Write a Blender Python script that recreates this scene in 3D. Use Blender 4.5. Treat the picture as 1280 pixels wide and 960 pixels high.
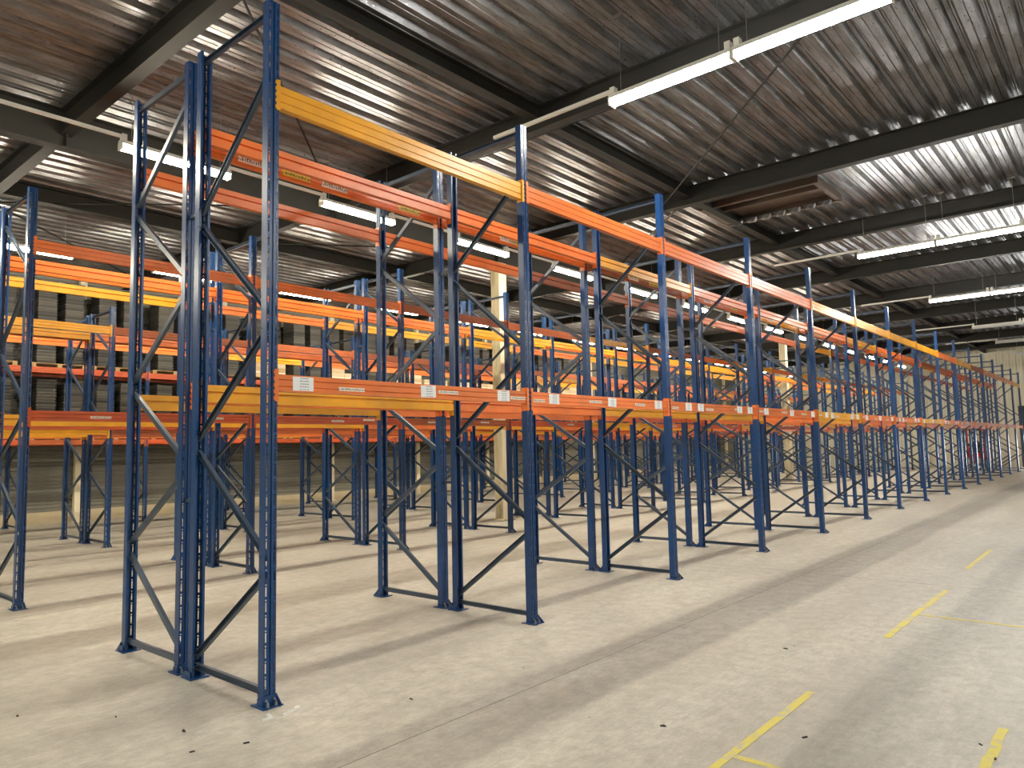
import bpy, math, random
from mathutils import Matrix, Vector
random.seed(7)
PI = math.pi
for o in list(bpy.data.objects): bpy.data.objects.remove(o, do_unlink=True)
SC = bpy.context.scene
COL = SC.collection

# ------------------------------------------------------------------ camera, world, exposure
FPX, YAW, PITCH, ROLL = 909.735, math.radians(40.711), math.radians(4.989), math.radians(-1.251)
CAMPOS = Vector((-2.705, -4.512, 1.676))
fw = Vector((math.cos(YAW)*math.cos(PITCH), math.sin(YAW)*math.cos(PITCH), math.sin(PITCH)))
rt = Vector((math.sin(YAW), -math.cos(YAW), 0)); up = rt.cross(fw)
r2 = rt*math.cos(ROLL) + up*math.sin(ROLL); u2 = up*math.cos(ROLL) - rt*math.sin(ROLL)
cd = bpy.data.cameras.new('camera'); cam = bpy.data.objects.new('camera', cd); COL.objects.link(cam)
cd.sensor_width = 36.0; cd.lens = FPX*36/1280; cd.clip_end = 300; cd.clip_start = 0.05
cam.matrix_world = Matrix(((r2.x, u2.x, -fw.x, CAMPOS.x), (r2.y, u2.y, -fw.y, CAMPOS.y), (r2.z, u2.z, -fw.z, CAMPOS.z), (0, 0, 0, 1)))
SC.camera = cam
W = bpy.data.worlds.new('world'); SC.world = W; W.use_nodes = True
W.node_tree.nodes['Background'].inputs[0].default_value = (0.75, 0.85, 1.0, 1)
W.node_tree.nodes['Background'].inputs[1].default_value = 1.0
SC.view_settings.view_transform = 'Standard'; SC.view_settings.look = 'None'
SC.view_settings.gamma = 1.0; SC.view_settings.use_curve_mapping = False
SC.view_settings.exposure = 1.08
LAMP = 62.0            # emission of a fluorescent tube

# ------------------------------------------------------------------ materials
def lin(r, g, b):
    f = lambda c: (c/255/12.92) if c/255 <= .04045 else ((c/255+.055)/1.055)**2.4
    return (f(r), f(g), f(b), 1)
class Mat:
    def __init__(s, name, col, rough=.5, metal=0.0, spec=.5):
        s.m = bpy.data.materials.new(name); s.m.use_nodes = True
        s.nt = s.m.node_tree; s.b = s.nt.nodes['Principled BSDF']
        s.b.inputs['Base Color'].default_value = col; s.b.inputs['Roughness'].default_value = rough
        s.b.inputs['Metallic'].default_value = metal; s.b.inputs['Specular IOR Level'].default_value = spec
    def n(s, t, **kw):
        x = s.nt.nodes.new(t)
        for k, v in kw.items():
            if k in x.inputs: x.inputs[k].default_value = v
            else: setattr(x, k, v)
        return x
    def l(s, a, b): s.nt.links.new(a, b)
    def coord(s, scale=(1, 1, 1), kind='Object'):
        tc = s.n('ShaderNodeTexCoord'); mp = s.n('ShaderNodeMapping'); mp.inputs['Scale'].default_value = scale
        s.l(tc.outputs[kind], mp.inputs[0]); return mp.outputs[0]
    def noise(s, vec, scale, detail=4, rough=.6):
        x = s.n('ShaderNodeTexNoise'); x.inputs['Scale'].default_value = scale
        x.inputs['Detail'].default_value = detail; x.inputs['Roughness'].default_value = rough
        s.l(vec, x.inputs['Vector']); return x.outputs['Fac']
    def ramp(s, fac, a, b, ca=(0, 0, 0, 1), cb=(1, 1, 1, 1)):
        x = s.n('ShaderNodeValToRGB'); e = x.color_ramp.elements
        e[0].position = a; e[1].position = b; e[0].color = ca; e[1].color = cb
        s.l(fac, x.inputs[0]); return x.outputs[0]
    def mix(s, fac, a, b, mode='MIX'):
        x = s.n('ShaderNodeMix', data_type='RGBA', blend_type=mode)
        for v, i in ((fac, 0), (a, 6), (b, 7)):
            if isinstance(v, (int, float)): x.inputs[i].default_value = v
            elif isinstance(v, tuple): x.inputs[i].default_value = v
            else: s.l(v, x.inputs[i])
        return x.outputs[2]
    def base(s, c): s.l(c, s.b.inputs['Base Color'])
    def bump(s, h, strength=.2, dist=.01):
        x = s.n('ShaderNodeBump'); x.inputs['Strength'].default_value = strength; x.inputs['Distance'].default_value = dist
        s.l(h, x.inputs['Height']); s.l(x.outputs[0], s.b.inputs['Normal'])
M = {}
def paint(name, col, chip, rough=.32, amount=.66, var=.18):
    a = Mat(name, col, rough)
    oi = a.n('ShaderNodeObjectInfo')
    hs = a.n('ShaderNodeHueSaturation'); hs.inputs['Color'].default_value = col
    mr = a.n('ShaderNodeMapRange'); mr.inputs['To Min'].default_value = 1-var; mr.inputs['To Max'].default_value = 1+var*.6
    a.l(oi.outputs['Random'], mr.inputs['Value']); a.l(mr.outputs[0], hs.inputs['Value'])
    v = a.coord((1, 1, 1)); add = a.n('ShaderNodeVectorMath', operation='ADD'); a.l(v, add.inputs[0]); a.l(oi.outputs['Location'], add.inputs[1])
    st = a.n('ShaderNodeMapping'); st.inputs['Scale'].default_value = (1.2, 6, 9); a.l(add.outputs[0], st.inputs[0])
    n1 = a.noise(st.outputs[0], 5, 6, .7)
    ch = a.ramp(n1, amount, amount+.03)
    n2 = a.noise(add.outputs[0], 2.2, 3)
    dirt = a.mix(a.ramp(n2, .35, .75), hs.outputs[0], a.mix(.3, hs.outputs[0], (.05, .04, .03, 1)))
    a.base(a.mix(ch, dirt, chip))
    M[name] = a.m
paint('blue', lin(9, 64, 120), lin(120, 130, 140), .28, .74, .14)
paint('blue_brace', lin(58, 76, 98), lin(140, 145, 145), .3, .74, .2)
paint('orange', lin(238, 122, 48), lin(240, 190, 150), .36, .70, .14)
paint('red_orange', lin(200, 84, 36), lin(225, 200, 180), .45, .66, .18)
paint('brown_orange', lin(170, 84, 36), lin(205, 180, 150), .5, .68, .16)
paint('yellow', lin(236, 166, 30), lin(245, 215, 140), .34, .72, .1)
a = Mat('galvanised', lin(150, 152, 152), .4, .8); M['galv'] = a.m
a = Mat('dark_steel', lin(58, 60, 58), .7, .0, .25)
v = a.coord(); a.base(a.mix(a.noise(v, 1.5, 5), lin(27, 29, 28), lin(45, 43, 40))); M['dark_steel'] = a.m
a = Mat('concrete', lin(190, 182, 166), .5)
v = a.coord(); vs = a.coord((.22, 1.6, 1))
n1 = a.noise(v, .35, 4); n2 = a.noise(vs, 1.1, 5, .65); n3 = a.noise(v, 7, 6, .7); n4 = a.noise(v, 60, 3)
c = a.mix(a.ramp(n1, .3, .7), lin(190, 186, 176), lin(216, 211, 197))
c = a.mix(a.ramp(n2, .42, .64), a.mix(.34, c, lin(128, 120, 110)), c)
c = a.mix(a.ramp(n3, .36, .6), a.mix(.42, c, lin(138, 132, 122)), c)
c = a.mix(a.ramp(n4, .3, .7), a.mix(.22, c, lin(100, 95, 88)), c)
n5 = a.noise(a.coord((.6, 1.5, 1)), 16, 5, .75); c = a.mix(a.ramp(n5, .40, .62), a.mix(.24, c, lin(120, 114, 106)), c)
vo = a.n('ShaderNodeTexVoronoi'); vo.inputs['Scale'].default_value = 2.6; a.l(v, vo.inputs['Vector'])
c = a.mix(a.ramp(vo.outputs['Distance'], .018, .03), lin(60, 52, 44), c)
sx = a.n('ShaderNodeSeparateXYZ'); a.l(v, sx.inputs[0])
def joint(axis, pos, w):
    s1 = a.n('ShaderNodeMath', operation='SUBTRACT'); a.l(sx.outputs[axis], s1.inputs[0]); s1.inputs[1].default_value = pos
    s2 = a.n('ShaderNodeMath', operation='ABSOLUTE'); a.l(s1.outputs[0], s2.inputs[0])
    s3 = a.n('ShaderNodeMath', operation='LESS_THAN'); a.l(s2.outputs[0], s3.inputs[0]); s3.inputs[1].default_value = w
    return s3.outputs[0]
for ax, pos, w in ((1, 4.62, .008), (1, -1.15, .004), (0, 6.9, .006), (0, 14.3, .006), (1, 9.4, .008), (1, 13.6, .008)):
    f = joint(ax, pos, w); c = a.mix(f, c, lin(104, 98, 90))
a.base(c)
a.l(a.ramp(n2, .3, .7, (.42, .42, .42, 1), (.6, .6, .6, 1)), a.b.inputs['Roughness'])
a.bump(n3, .08, .004); M['concrete'] = a.m
a = Mat('deck', lin(150, 148, 144), .42, .75)
v = a.coord((.35, 2, 2)); n1 = a.noise(v, 4, 6, .7)
a.base(a.mix(a.ramp(n1, .35, .68), lin(98, 96, 93), lin(152, 155, 162)))
n2 = a.noise(a.coord((1, 1, 1)), 26, 3); a.l(a.ramp(n2, .3, .7, (.26, .26, .26, 1), (.46, .46, .46, 1)), a.b.inputs['Roughness']); M['deck'] = a.m
a = Mat('sheeting', lin(150, 150, 142), .5, .2); v = a.coord((1, 1, .3)); a.base(a.mix(a.noise(v, 2, 4), lin(104, 103, 96), lin(140, 139, 128))); M['sheeting'] = a.m
a = Mat('cream_wall', lin(206, 202, 178), .6); v = a.coord(); a.base(a.mix(a.noise(v, 1, 4), lin(216, 213, 194), lin(230, 227, 210))); M['cream'] = a.m
a = Mat('plinth', lin(190, 176, 146), .8); v = a.coord(); a.base(a.mix(a.noise(v, 3, 5), lin(176, 162, 132), lin(205, 192, 164))); M['plinth'] = a.m
a = Mat('column_paint', lin(222, 212, 182), .5); v = a.coord((1, 1, .3)); a.base(a.mix(a.noise(v, 4, 4), lin(212, 202, 172), lin(230, 222, 196))); M['column'] = a.m
a = Mat('white_plastic', lin(225, 225, 220), .45); M['white'] = a.m
a = Mat('tube', (1, 1, 1, 1), .4); a.b.inputs['Emission Color'].default_value = (1.0, .975, .90, 1); a.b.inputs['Emission Strength'].default_value = LAMP; M['tube'] = a.m
a = Mat('tube_warm', (1, 1, 1, 1), .4); a.b.inputs['Emission Color'].default_value = (1.0, .90, .70, 1); a.b.inputs['Emission Strength'].default_value = LAMP*1.4; M['tube_warm'] = a.m
a = Mat('tube_off', lin(205, 208, 210), .35); M['tube_off'] = a.m
a = Mat('paper', lin(232, 234, 238), .7)
v = a.coord((1, 1, 1), 'Generated'); s = a.n('ShaderNodeSeparateXYZ'); a.l(v, s.inputs[0])
m1 = a.n('ShaderNodeMath', operation='MULTIPLY'); m1.inputs[1].default_value = 5; a.l(s.outputs[2], m1.inputs[0])
m2 = a.n('ShaderNodeMath', operation='FRACT'); a.l(m1.outputs[0], m2.inputs[0])
m3 = a.n('ShaderNodeMath', operation='COMPARE'); m3.inputs[1].default_value = .5; m3.inputs[2].default_value = .16; a.l(m2.outputs[0], m3.inputs[0])
m4 = a.n('ShaderNodeMath', operation='COMPARE'); m4.inputs[1].default_value = .55; m4.inputs[2].default_value = .22; a.l(s.outputs[0], m4.inputs[0])
m5 = a.n('ShaderNodeMath', operation='MULTIPLY'); a.l(m3.outputs[0], m5.inputs[0]); a.l(m4.outputs[0], m5.inputs[1])
m6 = a.n('ShaderNodeMath', operation='MULTIPLY'); a.l(m5.outputs[0], m6.inputs[0]); a.l(a.ramp(a.noise(a.coord((30, 1, 3), 'Generated'), 1.5, 1), .4, .5), m6.inputs[1])
a.base(a.mix(m6.outputs[0], lin(232, 234, 238), lin(110, 118, 130))); M['paper'] = a.m
def strip(name, ground, ink):
    a = Mat(name, ground, .6); v = a.coord((1, 1, 1), 'Generated'); s = a.n('ShaderNodeSeparateXYZ'); a.l(v, s.inputs[0])
    m3 = a.n('ShaderNodeMath', operation='COMPARE'); m3.inputs[1].default_value = .5; m3.inputs[2].default_value = .25; a.l(s.outputs[2], m3.inputs[0])
    m6 = a.n('ShaderNodeMath', operation='MULTIPLY'); a.l(m3.outputs[0], m6.inputs[0]); a.l(a.ramp(a.noise(a.coord((22, 1, 2), 'Generated'), 1.3, 2), .48, .52), m6.inputs[1])
    a.base(a.mix(m6.outputs[0], ground, ink)); M[name] = a.m
strip('strip_white', lin(235, 225, 210), lin(90, 70, 70)); strip('strip_yellow', lin(230, 205, 70), lin(30, 28, 20))
a = Mat('tape', lin(222, 208, 70), .6); v = a.coord(); n1 = a.noise(v, 9, 6, .75); a.base(a.mix(a.ramp(n1, .50, .60), lin(206, 192, 84), lin(176, 170, 152))); M['tape'] = a.m
a = Mat('tray', lin(62, 62, 60), .5); oi = a.n('ShaderNodeObjectInfo'); a.base(a.mix(oi.outputs['Random'], lin(46, 46, 46), lin(92, 90, 84))); M['tray'] = a.m
a = Mat('wood', lin(170, 136, 92), .7); v = a.coord((1, 8, 8)); a.base(a.mix(a.noise(v, 3, 4), lin(140, 108, 70), lin(190, 158, 112))); M['wood'] = a.m
a = Mat('carton', lin(190, 158, 112), .75); oi = a.n('ShaderNodeObjectInfo'); a.base(a.mix(oi.outputs['Random'], lin(168, 132, 90), lin(222, 205, 172))); M['carton'] = a.m
a = Mat('film_white', lin(225, 225, 222), .3); M['film'] = a.m
a = Mat('red_paint', lin(180, 30, 34), .4); M['red'] = a.m
a = Mat('black_rubber', lin(26, 26, 27), .7); M['black'] = a.m
a = Mat('hatch_brown', lin(84, 70, 62), .6); M['hatch'] = a.m
a = Mat('daylight', (1, 1, 1, 1), .5); a.b.inputs['Emission Color'].default_value = (.95, .98, 1, 1); a.b.inputs['Emission Strength'].default_value = 6; M['daylight'] = a.m
a = Mat('roller', lin(70, 74, 78), .5, .3); M['roller'] = a.m

# ------------------------------------------------------------------ mesh helpers
class MB:
    def __init__(s): s.v = []; s.f = []; s.mi = []
    def box(s, x0, x1, y0, y1, z0, z1, mi=0):
        b = len(s.v)
        s.v += [(x0, y0, z0), (x1, y0, z0), (x1, y1, z0), (x0, y1, z0), (x0, y0, z1), (x1, y0, z1), (x1, y1, z1), (x0, y1, z1)]
        for q in ((0, 3, 2, 1), (4, 5, 6, 7), (0, 1, 5, 4), (1, 2, 6, 5), (2, 3, 7, 6), (3, 0, 4, 7)): s.f.append(tuple(b+i for i in q)); s.mi.append(mi)
        return s
    def sweep(s, prof, A, B, side, mi=0, cap=True):
        """extrude profile [(a,b)] from A to B; a along `side`, b along dir x side"""
        A = Vector(A); B = Vector(B); d = (B-A).normalized(); sd = Vector(side); sd = (sd-d*sd.dot(d)).normalized(); t = sd.cross(d)
        b = len(s.v); n = len(prof)
        for P in (A, B):
            for (p, q) in prof: s.v.append(tuple(P+sd*p+t*q))
        for i in range(n):
            j = (i+1) % n; s.f.append((b+i, b+j, b+n+j, b+n+i)); s.mi.append(mi)
        if cap:
            s.f.append(tuple(b+i for i in range(n))[::-1]); s.mi.append(mi); s.f.append(tuple(b+n+i for i in range(n))); s.mi.append(mi)
        return s
    def cyl(s, A, B, r, n=8, mi=0):
        d = Vector(B)-Vector(A); side = (1, 0, 0) if abs(d.normalized().x) < .9 else (0, 1, 0)
        return s.sweep([(r*math.cos(2*PI*i/n), r*math.sin(2*PI*i/n)) for i in range(n)], A, B, side, mi)
    def add(s, o, M4, mi=None):
        b = len(s.v); s.v += [tuple(M4 @ Vector(p)) for p in o.v]
        s.f += [tuple(b+i for i in q) for q in o.f]; s.mi += [mi if mi is not None else m for m in o.mi]
    def mesh(s, name, *mats):
        me = bpy.data.meshes.new(name); me.from_pydata(s.v, [], s.f)
        for m in mats: me.materials.append(M[m])
        if len(mats) > 1: me.polygons.foreach_set('material_index', s.mi)
        import bmesh
        bm = bmesh.new(); bm.from_mesh(me); bmesh.ops.recalc_face_normals(bm, faces=bm.faces); bm.to_mesh(me); bm.free()
        return me
def ob(name, me, parent=None, loc=None, rz=0, rot=None):
    o = bpy.data.objects.new(name, me); COL.objects.link(o)
    if parent: o.parent = parent
    if loc: o.location = loc
    if rot: o.rotation_euler = rot
    elif rz: o.rotation_euler = (0, 0, rz)
    return o
def tag(o, label, cat, group=None, kind=None):
    o['label'] = label
    if cat: o['category'] = cat
    if group: o['group'] = group
    if kind: o['kind'] = kind
    return o
def struct(name, mb, mat, label=None, cat=None):
    o = ob(name, mb.mesh(name, *(mat if isinstance(mat, tuple) else (mat,)))); o['kind'] = 'structure'
    if label: o['label'] = label
    if cat: o['category'] = cat
    return o
ORD = ['first', 'second', 'third', 'fourth', 'fifth', 'sixth', 'seventh', 'eighth', 'ninth', 'tenth', 'eleventh', 'twelfth', 'thirteenth', 'fourteenth', 'fifteenth', 'sixteenth', 'seventeenth', 'eighteenth', 'nineteenth', 'twentieth']

# ------------------------------------------------------------------ setting
XB, XF, YR, YL, ZD = -12.0, 46.0, -16.0, 16.75, 6.66
struct('floor', MB().box(XB-.3, XF+.3, YR-.3, YL+.3, -.2, 0), 'concrete', 'worn beige concrete warehouse floor with tyre marks', 'floor')
# ceiling: trapezoidal steel deck, ribs along X
PITCHD = .32
pr = [(0, ZD), (.07, ZD), (.078, ZD+.012), (.086, ZD), (.165, ZD), (.205, ZD+.07), (.222, ZD+.07), (.23, ZD+.055), (.248, ZD+.055), (.256, ZD+.07), (.28, ZD+.07), (.32, ZD)]
mb = MB(); ys = []
k = 0; y = YR-.2
while y < YL+.3:
    for (a_, z_) in pr[:-1]: ys.append((y+a_, z_))
    y += PITCHD
n = len(ys)
for X in (XB-.2, XF+.2):
    mb.v += [(X, yy, zz) for yy, zz in ys]
for i in range(n-1): mb.f.append((i, i+1, n+i+1, n+i)); mb.mi.append(0)
b = len(mb.v)
mb.box(XB-.3, XF+.3, YR-.3, YL+.3, ZD+.16, ZD+.3)
struct('ceiling', mb, 'deck', 'trapezoidal galvanised steel roof deck with long ribs', 'ceiling')
def ribbed(pitch, length, depth):   # returns list of (t, d)
    out = []; t = 0
    while t < length:
        out += [(t, 0), (t+pitch*.45, 0), (t+pitch*.55, depth), (t+pitch*.9, depth)]; t += pitch
    out = [q for q in out if q[0] < length]; out.append((length, 0)); return out
mb = MB(); R_ = ribbed(.1, ZD+.1-.3, .022); n = len(R_)
for X in (XB, XF): mb.v += [(X, YL-.02+d, .3+t) for t, d in R_]
for i in range(n-1): mb.f.append((i, i+1, n+i+1, n+i)); mb.mi.append(0)
mb.box(XB-.3, XF+.3, YL+.03, YL+.3, 0, ZD+.2)
struct('wall_left', mb, 'sheeting', 'grey wall of horizontally ribbed metal sheeting', 'wall')
struct('baseboard_left', MB().box(XB, XF, YL-.07, YL+.03, 0, .3), 'plinth', 'low beige concrete plinth under the ribbed wall', 'plinth')
mb = MB(); R_ = ribbed(.3, YL-YR, .04); n = len(R_)
for Z in (0, ZD+.15): mb.v += [(XF-.02+d, YR+t, Z) for t, d in R_]
for i in range(n-1): mb.f.append((i, i+1, n+i+1, n+i)); mb.mi.append(0)
mb.box(XF+.05, XF+.3, YR-.3, YL+.3, 0, ZD+.2)
struct('wall_end', mb, 'cream', 'cream end wall of vertical ribbed panels', 'wall')
struct('wall_right', MB().box(XB-.3, XF+.3, YR-.3, YR, 0, ZD+.2), 'cream')
struct('wall_back', MB().box(XB-.3, XB, YR-.3, YL+.3, 0, ZD+.2), 'cream')
d1 = ob('door_1', None, loc=(XF-.06, -1.7, 0)); d1['kind'] = 'structure'; d1['label'] = 'half raised loading door with daylight under it'; d1['category'] = 'door'
ob('opening', MB().box(-.01, .02, -2, 2, .02, 1.72).mesh('opening', 'daylight'), d1)
mb = MB()
for i in range(14): mb.box(-.03, .02, -2, 2, 1.72+i*.1, 1.81+i*.1)
ob('curtain', mb.mesh('curtain', 'roller'), d1)
ob('jamb', MB().box(-.06, .02, 2, 2.25, 0, 3.2).box(-.06, .02, -2.25, -2, 0, 3.2).box(-.06, .02, -2.25, 2.25, 3.12, 3.35).mesh('jamb', 'roller'), d1)
# steel: beams along Y, girders along X, columns
def ibeam(h, w, tf=.016, tw=.01): return [(-w/2, 0), (w/2, 0), (w/2, tf), (tw/2, tf), (tw/2, h-tf), (w/2, h-tf), (w/2, h), (-w/2, h), (-w/2, h-tf), (-tw/2, h-tf), (-tw/2, tf), (-w/2, tf)]
BX = [.83+4.63*k for k in range(-2, 10)]
ib = [(a_, -b_) for a_, b_ in ibeam(.36, .17)]
me = MB().sweep(ib, (0, YR, 0), (0, YL, 0), (1, 0, 0)).mesh('roof_beam', 'dark_steel')
zs = [v_.co.z for v_ in me.vertices]
if min(zs) < -.01:
    for v_ in me.vertices: v_.co.z = -v_.co.z
    me.flip_normals()
for k, X in enumerate(BX):
    o = ob('roof_beam', me, loc=(X, 0, 6.30)); o['kind'] = 'structure'; o['label'] = 'dark grey steel roof beam crossing above the rack rows'; o['category'] = 'roof beam'; o['group'] = 'cross beams under the roof deck'
def girder(Y, h, w, z, label):
    mb = MB()
    mb.box(XB, XF, Y-w/2, Y+w/2, z, z+.018).box(XB, XF, Y-w/2, Y+w/2, z+h-.018, z+h).box(XB, XF, Y-.006, Y+.006, z, z+h)
    for X in BX: mb.box(X-.006, X+.006, Y-w/2+.01, Y+w/2-.01, z, z+h)
    struct('roof_girder', mb, 'dark_steel', label, 'girder')
girder(6.95, .56, .22, 6.10, 'deep dark steel girder carried by the cream columns')
girder(1.86, .2, .16, 6.44, 'shallow dark steel member along the rack row beside floor tape')
girder(10.5, .3, .2, 6.34, 'dark steel member along the third rack row')
girder(-7.0, .56, .22, 6.10, 'deep dark steel girder above the open floor')
def rod(A, B, label, r=.016):
    o = struct('bracing_rod', MB().cyl(A, B, r, 6), 'dark_steel', label, 'bracing rod'); return o
rod((5.5, -2.1, 6.42), (10.06, 2.4, 6.42), 'thin diagonal wind brace below deck beside roof hatch')
rod((5.0, YR, 5.98), (5.0, 6.8, 5.98), 'thin dark cable running beside the first cross lamp line', .008)
rod((.83, 2.1, 6.42), (5.46, 6.9, 6.42), 'thin diagonal wind brace above the rack row beside floor tape')
rod((.83, 11.4, 6.40), (5.46, 7.1, 6.40), 'thin diagonal wind brace above second rack row')
rod((.9, 11.2, 6.42), (5.46, 15.8, 6.42), 'thin diagonal wind brace above third rack row')
rod((5.46, 10.6, 6.42), (10.09, 7.0, 6.42), 'thin diagonal wind brace meeting the cream column head')
rod((10.09, 1.9, 6.42), (14.72, 6.9, 6.42), 'thin diagonal wind brace beyond the roof hatch')
# columns
def column(X, Y, z1, w, h, label):
    mb = MB(); mb.sweep([(a_, b_-h/2) for a_, b_ in ibeam(h, w, .02, .014)], (X, Y, 0), (X, Y, z1), (1, 0, 0))
    mb.box(X-w/2-.06, X+w/2+.06, Y-h/2-.06, Y+h/2+.06, 0, .02)
    return struct('column', mb, 'column', label, 'column')
column(10.2, 6.95, 6.1, .26, .26, 'cream steel column standing inside the second rack row, nearer the open end')
column(28.6, 6.95, 6.1, .26, .26, 'cream steel column standing inside the second rack row, farther along')
for k in range(-1, 12):
    o = column(.42+3.93*k, YL-.17, ZD, .17, .14, 'cream steel wall column against the ribbed wall'); o['group'] = 'wall columns along the ribbed wall'
# roof hatch
h = ob('roof_hatch', None, loc=(11.9, .95, ZD-.14)); tag(h, 'brown square roof hatch with cut deck edges inside its frame', 'roof hatch'); h['kind'] = 'structure'
mb = MB().box(-.72, -.64, -1.2, 1.2, 0, .14).box(.62, .72, -1.2, 1.2, -.02, .14).box(-.64, .62, -1.2, -1.1, 0, .14).box(-.64, .62, 1.1, 1.2, 0, .14)
ob('frame', mb.mesh('hatch_frame', 'hatch'), h)
ob('lid', MB().box(-.64, .62, -1.1, 1.1, .11, .135).mesh('hatch_lid', 'hatch'), h)
ob('crossbar', MB().box(-.28, -.2, -1.1, 1.1, .02, .11).mesh('hatch_bar', 'hatch'), h)
me = MB().sweep([(-.12, 0), (.12, 0), (.085, .09), (-.085, .09)], (0, 0, 0), (.1, 0, 0), (0, 1, 0)).mesh('deck_end', 'deck')
for i in range(7): ob('deck_end', me, h, loc=(.5, -.93+i*.31, .01))
d = ob('smoke_detector', None, loc=(13.0, .95, ZD-.06)); tag(d, 'small round white smoke detector under deck beyond the hatch', 'detector')
ob('base', MB().cyl((0, 0, .03), (0, 0, .06), .07, 12).mesh('det_base', 'white'), d); ob('head', MB().cyl((0, 0, 0), (0, 0, .035), .05, 12).mesh('det_head', 'white'), d)

# ------------------------------------------------------------------ lamps
ZL = 5.6
hous = MB().sweep([(-.065, .06), (.065, .06), (.045, .115), (-.045, .115)], (-.745, 0, 0), (.745, 0, 0), (0, 1, 0)).box(-.745, -.725, -.06, .06, -.012, .075).box(.725, .745, -.06, .06, -.012, .075)
zz = [p_[2] for p_ in hous.v]
if sum(zz) < 0: hous.v = [(x, y, abs(z) if abs(z) > .02 else z) for x, y, z in hous.v]
hous = hous.mesh('housing', 'white')
lens = [(-.055, .062), (.055, .062), (.055, .02), (.035, -.008), (-.035, -.008), (-.055, .02)]
def lens_mesh(nm, mat):
    mb = MB(); n = 6
    for X in (-.726, .726): mb.v += [(X, y, z) for y, z in lens]
    for i in range(n): j = (i+1) % n; mb.f.append((i, j, n+j, n+i)); mb.mi.append(0)
    mb.f += [tuple(range(n)), tuple(range(n, 2*n))]; mb.mi += [0, 0]; return mb.mesh(nm, mat)
tube = lens_mesh('tube', 'tube'); tube_warm = lens_mesh('tube_warm', 'tube_warm'); tube_off = lens_mesh('tube_off', 'tube_off')
hang = MB().cyl((0, 0, .1), (0, 0, ZD-ZL), .004, 5).box(-.06, .06, -.008, .008, ZD-ZL-.02, ZD-ZL+.01).mesh('hanger', 'galv')
br = MB().box(-.03, .03, -.04, .04, .11, .2).mesh('bracket', 'white')
def in_picture(X, Y, along):          # does any of the lamp show in the frame?
    for q in range(-8, 9):
        t = q/8*.745; d = Vector((X+(t if along == 'x' else 0), Y+(t if along == 'y' else 0), ZL+.02))-CAMPOS
        z = d.dot(fw)
        if z > .05 and abs(d.dot(r2)/z*FPX) < 645 and abs(d.dot(u2)/z*FPX) < 485: return True
    return False
def lamp(X, Y, along, label, group, on=True):
    off = '_offscreen' if on and not in_picture(X, Y, along) else ''
    r = ob('tube_lamp' + off, None, loc=(X, Y, ZL), rz=0 if along == 'x' else PI/2); tag(r, label, 'lamp', group)
    ob('housing', hous, r); ob('tube' + off, (tube_warm if along == 'x' else tube) if on else tube_off, r)
    for s in (-.6, .6): ob('hanger', hang, r, loc=(s, 0, 0))
    for s in (-.7, .7): ob('bracket', br, r, loc=(s, 0, 0))
def conduit(x0, x1, y0, y1, label, group):
    o = ob('cable_conduit', MB().box(x0, x1, y0, y1, ZL+.15, ZL+.19).mesh('conduit', 'white')); tag(o, label, 'conduit', group)
for Y, nm, rowname in ((5.13, 14, 'above second rack row'), (11.3, 14, 'above third rack row')):
    for k in range(-4, nm):
        X0 = .89+3.03*k
        if k >= -3: lamp(X0+.75, Y, 'x', (f'lit tube lamp, {ORD[k]} from rack open end, in lamp line ' if k >= 0 else f'lit tube lamp before rack open end, {ORD[-k-1]} out, lamp line ') + rowname, 'lamp line ' + rowname)
        conduit(X0+1.495, X0+3.03+.005, Y-.02, Y+.02, (f'white cable trunking after {ORD[k]} lamp from rack open end, lamp line ' if k >= 0 else f'white cable trunking before rack open end, {ORD[-k-1]} out, lamp line ') + rowname, 'trunking of the lamp line ' + rowname)
RX = [(4.26, True), (13.99, True), (21.0, True), (28.1, False), (33.7, False), (39.5, False)]
for i, (X, on) in enumerate(RX):
    for j, Y in enumerate((-.87, -2.37, -6.9, -8.4, -12.6, -14.1)):
        st = 'lit' if on else 'unlit'
        lamp(X, Y, 'y', f'{st} tube lamp, {ORD[j]} from racks, {ORD[i]} cross line over open floor from rack open end', f'{ORD[i]} cross lamp line over open floor', on)
    for a_, b_, w_ in ((-.125, 1.7, 'reaching over the racks'), (-6.155, -3.115, 'between first lamp pairs'), (-11.855, -9.145, 'between last lamp pairs')):
        conduit(X-.02, X+.02, a_, b_, f'white cable trunking {w_}, {ORD[i]} cross lamp line over open floor', f'trunking of the {ORD[i]} cross lamp line')
for i, X in enumerate((4.26-9.73,)):      # next cross line back, at the spacing of the first two in view
    for j, Y in enumerate((-.87, -2.37, -6.9, -8.4, -12.6, -14.1)):
        lamp(X, Y, 'y', f'lit tube lamp, {ORD[j]} from racks, cross line before the rack ends', 'lamps before the rack ends')

# ------------------------------------------------------------------ pallet rack frames
L = 2.8; PW = .09; PD = .07; T = .003
def post_mesh(H):
    mb = MB(); x = PW/2
    for s in (-1, 1):
        def bx(a_, b_, *r): mb.box(min(s*a_, s*b_), max(s*a_, s*b_), *r)
        bx(x-T, x, 0, PD, 0, H); bx(.036, x-T, 0, T, 0, H); bx(.009, .025, 0, T, 0, H); bx(.006, .009, 0, .012, 0, H)
        bx(x-T, x-.018, PD-T, PD, 0, H); bx(x-.018, x-.018+T, PD-.016, PD-T, 0, H)
        z = 0.0
        while z < H-.02:
            for z0, z1 in ((0, .014), (.076, .084), (.094, .1)):
                bx(.025, .036, 0, T, min(z+z0, H), min(z+z1, H)) if z+z0 < H else None
            z += .1
    mb.box(-.006, .006, .009, .012, 0, H)
    return mb.mesh('post', 'blue')
plate = MB().box(-.075, .075, -.05, .11, 0, .008)
plate.box(-.052, .052, -.006, -.001, .008, .075)
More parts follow.
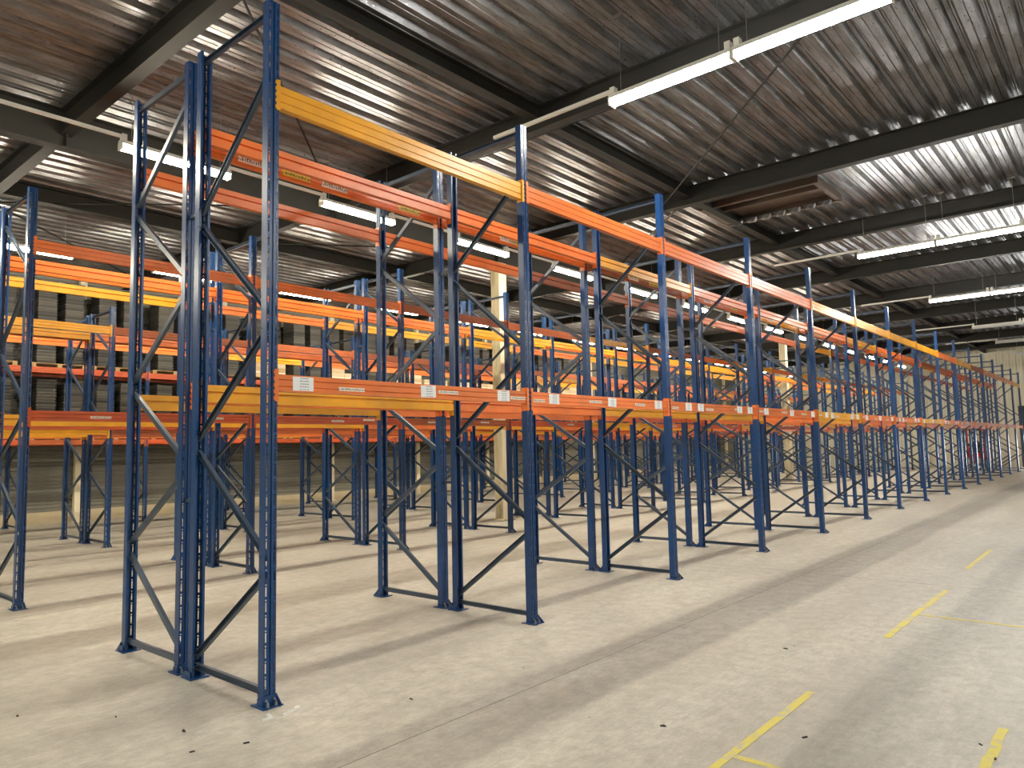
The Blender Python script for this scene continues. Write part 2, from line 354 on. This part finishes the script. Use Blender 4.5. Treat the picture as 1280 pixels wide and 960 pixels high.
for s in (-1, 1): plate.sweep([(0, 0), (.07, 0), (0, .06)], (s*.052, -.004, .006), (s*.056, -.004, .006), (0, -1 if s > 0 else -1, 0)); plate.box(s*.0535-.003, s*.0535+.003, -.004, .06, .008, .05)
plate_me = plate.mesh('base_plate', 'blue')
bolt_me = MB().cyl((0, 0, 0), (0, 0, .02), .011, 6).cyl((0, 0, .02), (0, 0, .032), .006, 6).mesh('bolt', 'galv')
bolth_me = MB().cyl((0, 0, 0), (0, -.01, 0), .009, 6).mesh('bolt_head', 'galv')
D = 1.07
def brace_mesh(y0, z0, y1, z1):
    w, hh, t = .03, .045, .003
    prof = [(-w/2, -hh/2), (w/2, -hh/2), (w/2, hh/2), (-w/2, hh/2), (-w/2, hh/2-t), (w/2-t, hh/2-t), (w/2-t, -hh/2+t), (-w/2, -hh/2+t)]
    mb = MB().sweep(prof, (0, y0, z0), (0, y1, z1), (1, 0, 0))
    d = Vector((0, y1-y0, z1-z0)).normalized()
    for P in (Vector((0, y0, z0))+d*.03, Vector((0, y1, z1))-d*.03):
        mb.cyl(P+Vector((-.05, 0, 0)), P+Vector((.05, 0, 0)), .007, 6)
    return mb.mesh('brace', 'blue_brace')
KIT = {}
def kit(H, wide):
    if (H, wide) in KIT: return KIT[(H, wide)]
    k_ = H/4.91; yi, yo = D-.035, .035
    nodes = [.10, .91, 1.74, 2.60, 3.53, 4.46] if wide else [.10, .87, 1.58, 2.28, 3.05, 3.88, 4.70]
    segs = [((yo, .085), (yi, .085)), ((yi, H-.07), (yo, H-.07))]
    for q in range(len(nodes)-1):
        a_, b_ = nodes[q]*k_+.05, nodes[q+1]*k_-.05
        segs.append(((yi, a_), (yo, b_)) if q % 2 == 0 else ((yo, a_), (yi, b_)))
    KIT[(H, wide)] = (post_mesh(H) if (H, not wide) not in KIT else KIT[(H, not wide)][0], [brace_mesh(p_[0], p_[1], q_[0], q_[1]) for p_, q_ in segs]); return KIT[(H, wide)]
def frame(X, Y, rz, H, label, group, bolts=True, spacer=False, wide=False):
    pm, bm_ = kit(H, wide)
    r = ob('upright_frame', None, loc=(X, Y, 0), rz=rz); tag(r, label, 'rack frame', group)
    for yy, rot in ((0, 0), (D, PI)):
        ob('post', pm, r, loc=(0, yy, .004), rz=rot)
        bp = ob('base_plate', plate_me, r, loc=(0, yy, 0), rz=rot)
        if bolts:
            for s in (-1, 1):
                ob('anchor_bolt', bolt_me, bp, loc=(s*.03, -.03, .008)); ob('anchor_bolt', bolth_me, bp, loc=(s*.03, -.006, .045))
    for me in bm_: ob('brace', me, r)
    if spacer:
        for z in (1.32, 3.6): ob('row_spacer', SP, r, loc=(0, D, z))
SP = MB().box(-.015, .015, -.01, .153, -.015, .015).mesh('row_spacer', 'blue_brace')
GAP = .155
ROWS = {  # key: (y0, x offset, H, frames, top of lower beam, top of upper beam, name)
 'A': (0.0, 0.0, 4.92, 16, 2.22, 4.31, 'rack row beside floor tape'),
 'B': (5.08, -.05, 4.83, 16, 2.22, 4.22, 'second rack row from floor tape'),
 'C': (10.1, -.08, 4.5, 16, 2.20, 4.12, 'third rack row from floor tape'),
 'D': (15.2, -.1, 4.5, 16, 2.10, 3.84, 'rack row against ribbed wall')}
for key, (y0, xo, H, nf, z1, z2, nm) in ROWS.items():
    dbl = key != 'D'
    for n in range(nf):
        near = n < 7
        frame(xo+n*L, y0, 0, H, f'blue upright frame, {ORD[n]} from open end, ' + ('tape side of ' if dbl else '') + nm, 'upright frames of the ' + nm, near, near and dbl, key == 'A')
        if dbl: frame(xo+n*L, y0+2*D+GAP, PI, H, f'blue upright frame, {ORD[n]} from open end, far side of ' + nm, 'upright frames of the ' + nm, near)

# ------------------------------------------------------------------ beams
BL = L-PW
def beam_prof(h): return [(0, 0), (0, h*.27), (.007, h*.30), (0, h*.33), (0, h*.66), (.007, h*.69), (0, h*.72), (0, h), (.046, h), (.046, h*.64), (.026, h*.60), (.026, h*.54), (.052, h*.50), (.052, 0)]
def beam_mb(h):
    mb = MB(); b = 0; pf = beam_prof(h); n = len(pf)
    for X in (-BL/2+.003, BL/2-.003): mb.v += [(X, .006+a_, b_) for a_, b_ in pf]
    for i in range(n): j = (i+1) % n; mb.f.append((i, j, n+j, n+i)); mb.mi.append(0)
    mb.f.append(tuple(range(n))[::-1]); mb.f.append(tuple(range(n, 2*n))); mb.mi += [0, 0]; return mb
def conn_mb(h, s):
    mb = MB(); X = s*BL/2
    mb.box(min(X, X-s*.005), max(X, X-s*.005), -.004, .062, h-.19, h+.035)
    mb.box(min(X-s*.005, X+s*.022), max(X-s*.005, X+s*.022), -.007, -.0005, h-.19, h+.035)
    for k in range(5): z = h-.18+k*.045; mb.box(min(X+s*.022, X+s*.031), max(X+s*.022, X+s*.031), -.007, -.0005, z, z+.026)
    return mb
HS = (.12, .14, .165)
CO = ('orange', 'yellow', 'red_orange', 'brown_orange')
BM = {(h, c): beam_mb(h).mesh('beam_bar', c) for h in HS for c in CO}
CM = {(h, c, s): conn_mb(h, s).mesh('connector', c) for h in HS for c in CO for s in (-1, 1)}
CNAME = {'orange': 'orange', 'yellow': 'yellow', 'red_orange': 'scuffed red-orange', 'brown_orange': 'dull brown-orange'}
lab_me = MB().box(-.085, .085, -.0015, 0, 0, .1).mesh('paper_label', 'paper')
st_me = MB().box(-.12, .12, -.0012, 0, 0, .028).mesh('strip_label', 'strip_white')
logo_me = MB().box(-.15, .15, -.0012, 0, 0, .07).mesh('logo_sticker', 'strip_white')
logoy_me = MB().box(-.15, .15, -.0012, 0, 0, .05).mesh('warning_sticker', 'strip_yellow')
FAR = MB(); FARI = {c: i for i, c in enumerate(CO)}
rnd = random.Random(3)
cols = {  # row, level, line -> list of colours, cycled with a random pick past the list
 ('A', 0, 0): 'OOOOYOOYOOOOOO', ('A', 0, 1): 'YOYYOYOOYOYOOO', ('A', 0, 2): 'OOOOOOYOOOOOOO', ('A', 0, 3): 'YOOROOYOOOOYOO',
 ('A', 1, 0): 'YOOOYYYYOYBOOO', ('A', 1, 1): 'OOYOOOYOOBOOOO', ('A', 1, 2): 'OOBOYOOOOYOOOO', ('A', 1, 3): 'OOBBOOYBOOOOOO',
 ('B', 0, 0): 'RRBRYORYROROROO', ('B', 0, 1): 'YYOYOYYOYOYYOOY', ('B', 0, 2): 'RROROORORROOROO', ('B', 0, 3): 'RRBRBRYRROBRROO',
 ('B', 1, 0): 'OOBOYBOYOYOBOOO', ('B', 1, 1): 'OOOYYOYYOYOYOYO', ('B', 1, 2): 'OOOYOYOYOOYOOYO', ('B', 1, 3): 'YOYYOYOYYOYOYOO'}
CH = {'O': 'orange', 'Y': 'yellow', 'R': 'red_orange', 'B': 'brown_orange'}
for key, (y0, xo, H, nf, z1, z2, nm) in ROWS.items():
    E2 = 2*D+GAP
    lines = [(y0, 0), (y0+D, PI)] + ([(y0+D+GAP, 0), (y0+E2, PI)] if key != 'D' else [])
    for bay in range(nf-1):
        for lev, zt in enumerate((z1, z2)):
            for li, (Y, rz) in enumerate(lines):
                sq = cols.get((key, lev, li))
                if sq: c = CH[sq[bay % len(sq)]]
                elif key == 'C': c = ('yellow' if bay == 0 and li < 2 else rnd.choice(['orange', 'brown_orange', 'brown_orange', 'yellow', 'orange']))
                else: c = rnd.choice(['red_orange', 'red_orange', 'brown_orange'])
                h = .12 if (lev == 0 and li == 0) else (.165 if (lev == 1 and li == 0 and key == 'A') else .14)
                X = xo+bay*L+L/2; Z = zt-h
                limit = {'A': 15, 'B': 12, 'C': 7, 'D': 7}[key]
                if bay >= limit:
                    m4 = Matrix.Translation((X, Y, Z)) @ Matrix.Rotation(rz, 4, 'Z')
                    FAR.add(beam_mb(h), m4, FARI[c])
                    for s in (-1, 1): FAR.add(conn_mb(h, s), m4, FARI[c])
                    continue
                r = ob('rack_crossbar', None, loc=(X, Y, Z), rz=rz)
                tag(r, f'{CNAME[c]} {("lower", "upper")[lev]} beam, {ORD[bay]} bay, {ORD[li]} beam line of {nm}', 'rack crossbar', f'{("lower", "upper")[lev]} beams of the {nm}')
                ob('beam_bar', BM[(h, c)], r)
                for s in (-1, 1): ob('connector', CM[(h, c, s)], r)
                if key == 'A' and lev == 0 and li == 0 and bay < 10:
                    for xx in ((-1.13, .06, 1.05) if bay == 0 else ((-1.02, .1, 1.12) if bay % 2 else (-.9, -.55, .75, 1.1))):
                        ob('paper_label', lab_me, r, loc=(xx+rnd.uniform(-.03, .03), .006, .008+rnd.uniform(0, .006)), rot=(0, rnd.uniform(-.03, .03), 0))
                    for xx in (-.72, .3, 1.24): ob('strip_label', st_me, r, loc=(xx if bay == 0 else xx-.55, .006, .02+.03*rnd.random()))
                if key == 'A' and lev == 1 and li == 2:
                    for xx, me, nn in ((-.85, logo_me, 'logo_sticker'), (-.42, logoy_me, 'warning_sticker'), (.0, logo_me, 'logo_sticker'), (.95, logoy_me, 'warning_sticker'))[:4 if bay == 0 else 2]:
                        ob(nn, me, r, loc=(xx+(0 if bay == 0 else rnd.uniform(.3, 1.3)), .006, .025))
                if key == 'B' and lev == 0 and li == 0 and bay < 8:
                    for q in range(2): ob('strip_label', st_me, r, loc=(rnd.uniform(-1.1, 1.1), .006, .03+.04*rnd.random()))
o = ob('distant_rack_crossbars', FAR.mesh('distant_rack_crossbars', *CO)); tag(o, 'many small orange and yellow beams at the far ends of rack rows', 'rack crossbar', None, 'stuff')

# ------------------------------------------------------------------ goods on the wall-side rack
tray = MB()
tray.v += [(-.185, -.28, 0), (.185, -.28, 0), (.185, .28, 0), (-.185, .28, 0), (-.2, -.295, .055), (.2, -.295, .055), (.2, .295, .055), (-.2, .295, .055)]
tray.f += [(0, 3, 2, 1), (0, 1, 5, 4), (1, 2, 6, 5), (2, 3, 7, 6), (3, 0, 4, 7), (4, 5, 6, 7)]; tray.mi += [0]*6
tray.box(-.212, .212, -.307, .307, .052, .074)
tray_me = tray.mesh('tray', 'tray'); TH = .074
board = MB().box(-.6, .6, -.05, .05, 0, .022).mesh('board', 'wood'); runner = MB().box(-.05, .05, -.5, .5, 0, .08).mesh('runner', 'wood')
def pallet(X, Y, Z, label):
    r = ob('wooden_pallet', None, loc=(X, Y, Z)); tag(r, label, 'pallet', 'pallets on the wall rack')
    for i in range(5): ob('board', board, r, loc=(0, -.45+i*.225, .08))
    for x in (-.55, 0, .55): ob('runner', runner, r, loc=(x, 0, 0))
y0, xo, H, nf, z1, z2, nm = ROWS['D']
carton = MB().box(-.29, .29, -.2, .2, 0, .3).box(-.29, .29, -.03, .03, .3, .302).mesh('carton', 'carton')
tape_me = MB().box(-.291, .291, -.025, .025, .3, .303).box(-.291, .291, -.2015, -.2, .13, .16).mesh('tape_strip', 'strip_white')
def stack(X, Y, Z, nt, label, group, jit=True):
    st = ob('tray_stack', None, loc=(X, Y, Z), rz=rnd.uniform(-.03, .03) if jit else 0); tag(st, label, 'tray stack', group)
    for q in range(nt): ob('tray', tray_me, st, loc=(rnd.uniform(-.004, .004), 0, q*TH), rz=rnd.uniform(-.012, .012))
for bay in range(0, 9):
    for lev, zb in enumerate((z1, z2)):
        lv = ('lower', 'upper')[lev]
        for pk, px in enumerate((-.66, .66)):
            X = xo+bay*L+L/2+px; Y = y0+D/2
            pallet(X, Y, zb, f'wooden pallet on {lv} level against ribbed wall, {ORD[bay]} bay, {ORD[pk]} pallet from rack open end')
            boxes = (lev == 1 and bay >= 3 and pk == 0) or bay >= 7 or (lev == 1 and bay in (5, 6))
            for i in range(2):
                if boxes:
                    for q in range(rnd.choice((1, 2, 2))):
                        c = ob('cardboard_box', None, loc=(X-.3+.6*i, Y-.25, zb+.102+q*.304)); tag(c, f'cardboard box on {lv} level against ribbed wall, {ORD[bay]} bay, {ORD[pk*2+i]} pile, {("bottom", "second")[q]} layer', 'box', 'cardboard boxes on the wall rack')
                        ob('carton', carton, c); ob('tape_strip', tape_me, c)
                else:
                    stack(X-.29+.58*i+rnd.uniform(-.02, .02), Y-.235, zb+.102, rnd.choice((17, 18, 18)) if lev == 0 else rnd.choice((23, 25, 27)), f'dark grey tray stack on {lv} level against ribbed wall, {ORD[bay]} bay, {ORD[pk*2+i]} stack', 'tray stacks on the wall rack')
                stack(X-.29+.58*i+.29, Y+.42, zb+.102, 18 if lev == 0 else rnd.choice((24, 26)), f'dark grey rear tray stack, {lv} level against ribbed wall, {ORD[bay]} bay, {ORD[pk*2+i]} stack', 'rear tray stacks on the wall rack', False)

# ------------------------------------------------------------------ floor tape and scraps
def tape(x0, x1, y0, y1, label):
    n = 8; mb = MB(); rr = random.Random(int((x0+y0)*100))
    alongx = (x1-x0) > (y1-y0); pts0 = []; pts1 = []
    for i in range(n+1):
        t = i/n; j0 = rr.uniform(-.006, .006); j1 = rr.uniform(-.006, .006)
        if alongx: pts0.append((x0+(x1-x0)*t, y0+j0)); pts1.append((x0+(x1-x0)*t, y1+j1))
        else: pts0.append((x0+j0, y0+(y1-y0)*t)); pts1.append((x1+j1, y0+(y1-y0)*t))
    for i in range(n):
        a0, a1, b0, b1 = pts0[i], pts0[i+1], pts1[i], pts1[i+1]; b = len(mb.v)
        for z in (0.0003, .0018): mb.v += [(a0[0], a0[1], z), (a1[0], a1[1], z), (b1[0], b1[1], z), (b0[0], b0[1], z)]
        for q in ((0, 1, 2, 3), (4, 5, 6, 7), (0, 1, 5, 4), (2, 3, 7, 6), (1, 2, 6, 5), (3, 0, 4, 7)): mb.f.append(tuple(b+k for k in q)); mb.mi.append(0)
    o = ob('floor_tape', mb.mesh('floor_tape', 'tape')); tag(o, label, 'floor tape', 'yellow tape lines on the floor')
tape(.2, 2.4, -2.735, -2.68, 'worn yellow tape strip along the racks, near the open end')
tape(1.1, 1.15, -3.75, -2.73, 'short yellow cross tape joining the strip near the open end')
tape(4.15, 6.62, -2.775, -2.715, 'worn yellow tape strip along the racks, with chipped end')
tape(5.18, 5.23, -3.72, -2.78, 'thin faded yellow cross tape joining the chipped strip')
tape(8.25, 10.26, -2.71, -2.65, 'faded yellow tape strip along the racks, farthest from open end')
tape(1.55, 2.42, -3.81, -3.755, 'broken yellow tape strip outside the other strips')
def scrap(X, Y, l, w, a_, label, mat='film'):
    mb = MB(); mb.sweep([(-w/2, 0), (w/2, .001), (w/2*.7, .006), (-w/2*.6, .008)], (-l/2, 0, 0), (l/2, 0, .001), (0, 1, 0))
    mb.v = [(x, y, abs(z)) for x, y, z in mb.v]
    o = ob('plastic_scrap', mb.mesh('scrap', mat), loc=(X, Y, 0), rz=a_); tag(o, label, 'scrap', 'plastic scraps by the first frame')
scrap(.03, -.20, .13, .02, .2, 'white plastic scrap beside first frame foot')
scrap(-.10, -.17, .10, .03, 1.2, 'white plastic scrap beside first frame foot')
scrap(-.13, -.20, .07, .04, -.4, 'white plastic scrap beside first frame foot')
scrap(.10, -.17, .05, .04, .8, 'white plastic scrap beside first frame foot')

def on_floor(px, py):
    d = fw + r2*((px-640)/FPX) - u2*((py-480)/FPX); t = -CAMPOS.z/d.z; return CAMPOS + d*t
chip_me = MB().sweep([(-.012, 0), (.014, 0), (.008, .006), (-.006, .008)], (-.016, 0, 0), (.016, 0, 0), (0, 1, 0))
chip_me.v = [(x, y, abs(z)) for x, y, z in chip_me.v]; chip_me = chip_me.mesh('chip', 'black')
for q, (px, py) in enumerate(((982, 811), (1226, 931), (1244, 949), (1006, 922), (828, 907), (22, 895), (230, 914), (308, 929), (145, 896), (514, 874), (829, 908), (240, 940))):
    P = on_floor(px, py); sc = rnd.uniform(.5, 1.1)
    o = ob('floor_chip', chip_me, loc=(P.x, P.y, 0), rz=rnd.uniform(0, 3)); o.scale = (sc*1.3, sc*.7, sc)
    tag(o, 'small dark chip of dirt lying loose on the concrete floor', 'dirt chip', 'dark chips on the floor')

# ------------------------------------------------------------------ forklift at the far end
f = ob('forklift', None, loc=(44.0, 2.4, 0), rz=PI); tag(f, 'red forklift parked before the cream end wall', 'forklift')
ob('body', MB().box(-.9, .5, -.5, .5, .25, .85).box(-.95, -.35, -.5, .5, .85, 1.15).mesh('fl_body', 'red'), f)
ob('counterweight', MB().box(-1.1, -.9, -.5, .5, .3, 1.05).mesh('fl_cw', 'red'), f)
mb = MB()
for x in (-.6, .45):
    for y in (-.46, .46): mb.box(x-.03, x+.03, y-.03, y+.03, .85, 2.1)
for i in range(6): mb.box(-.63+i*.2, -.58+i*.2, -.49, .49, 2.08, 2.12)
ob('overhead_guard', mb.mesh('fl_guard', 'red'), f)
ob('mast', MB().box(.62, .72, -.4, -.3, .1, 2.2).box(.62, .72, .3, .4, .1, 2.2).box(.64, .7, -.3, .3, 1.2, 1.3).box(.64, .7, -.3, .3, 2.1, 2.2).mesh('fl_mast', 'black'), f)
ob('seat', MB().box(-.4, .0, -.25, .25, .85, 1.0).box(-.42, -.32, -.25, .25, 1.0, 1.45).mesh('fl_seat', 'black'), f)
for y in (-.25, .25): ob('fork', MB().box(.72, 1.7, y-.05, y+.05, .08, .12).box(.72, .77, y-.05, y+.05, .12, .6).mesh('fl_fork', 'galv'), f)
wm = MB().cyl((0, -.09, 0), (0, .09, 0), .27, 16).mesh('wheel', 'black')
for x, y in ((-.65, -.42), (-.65, .42), (.45, -.42), (.45, .42)): ob('wheel', wm, f, loc=(x, y, .27))
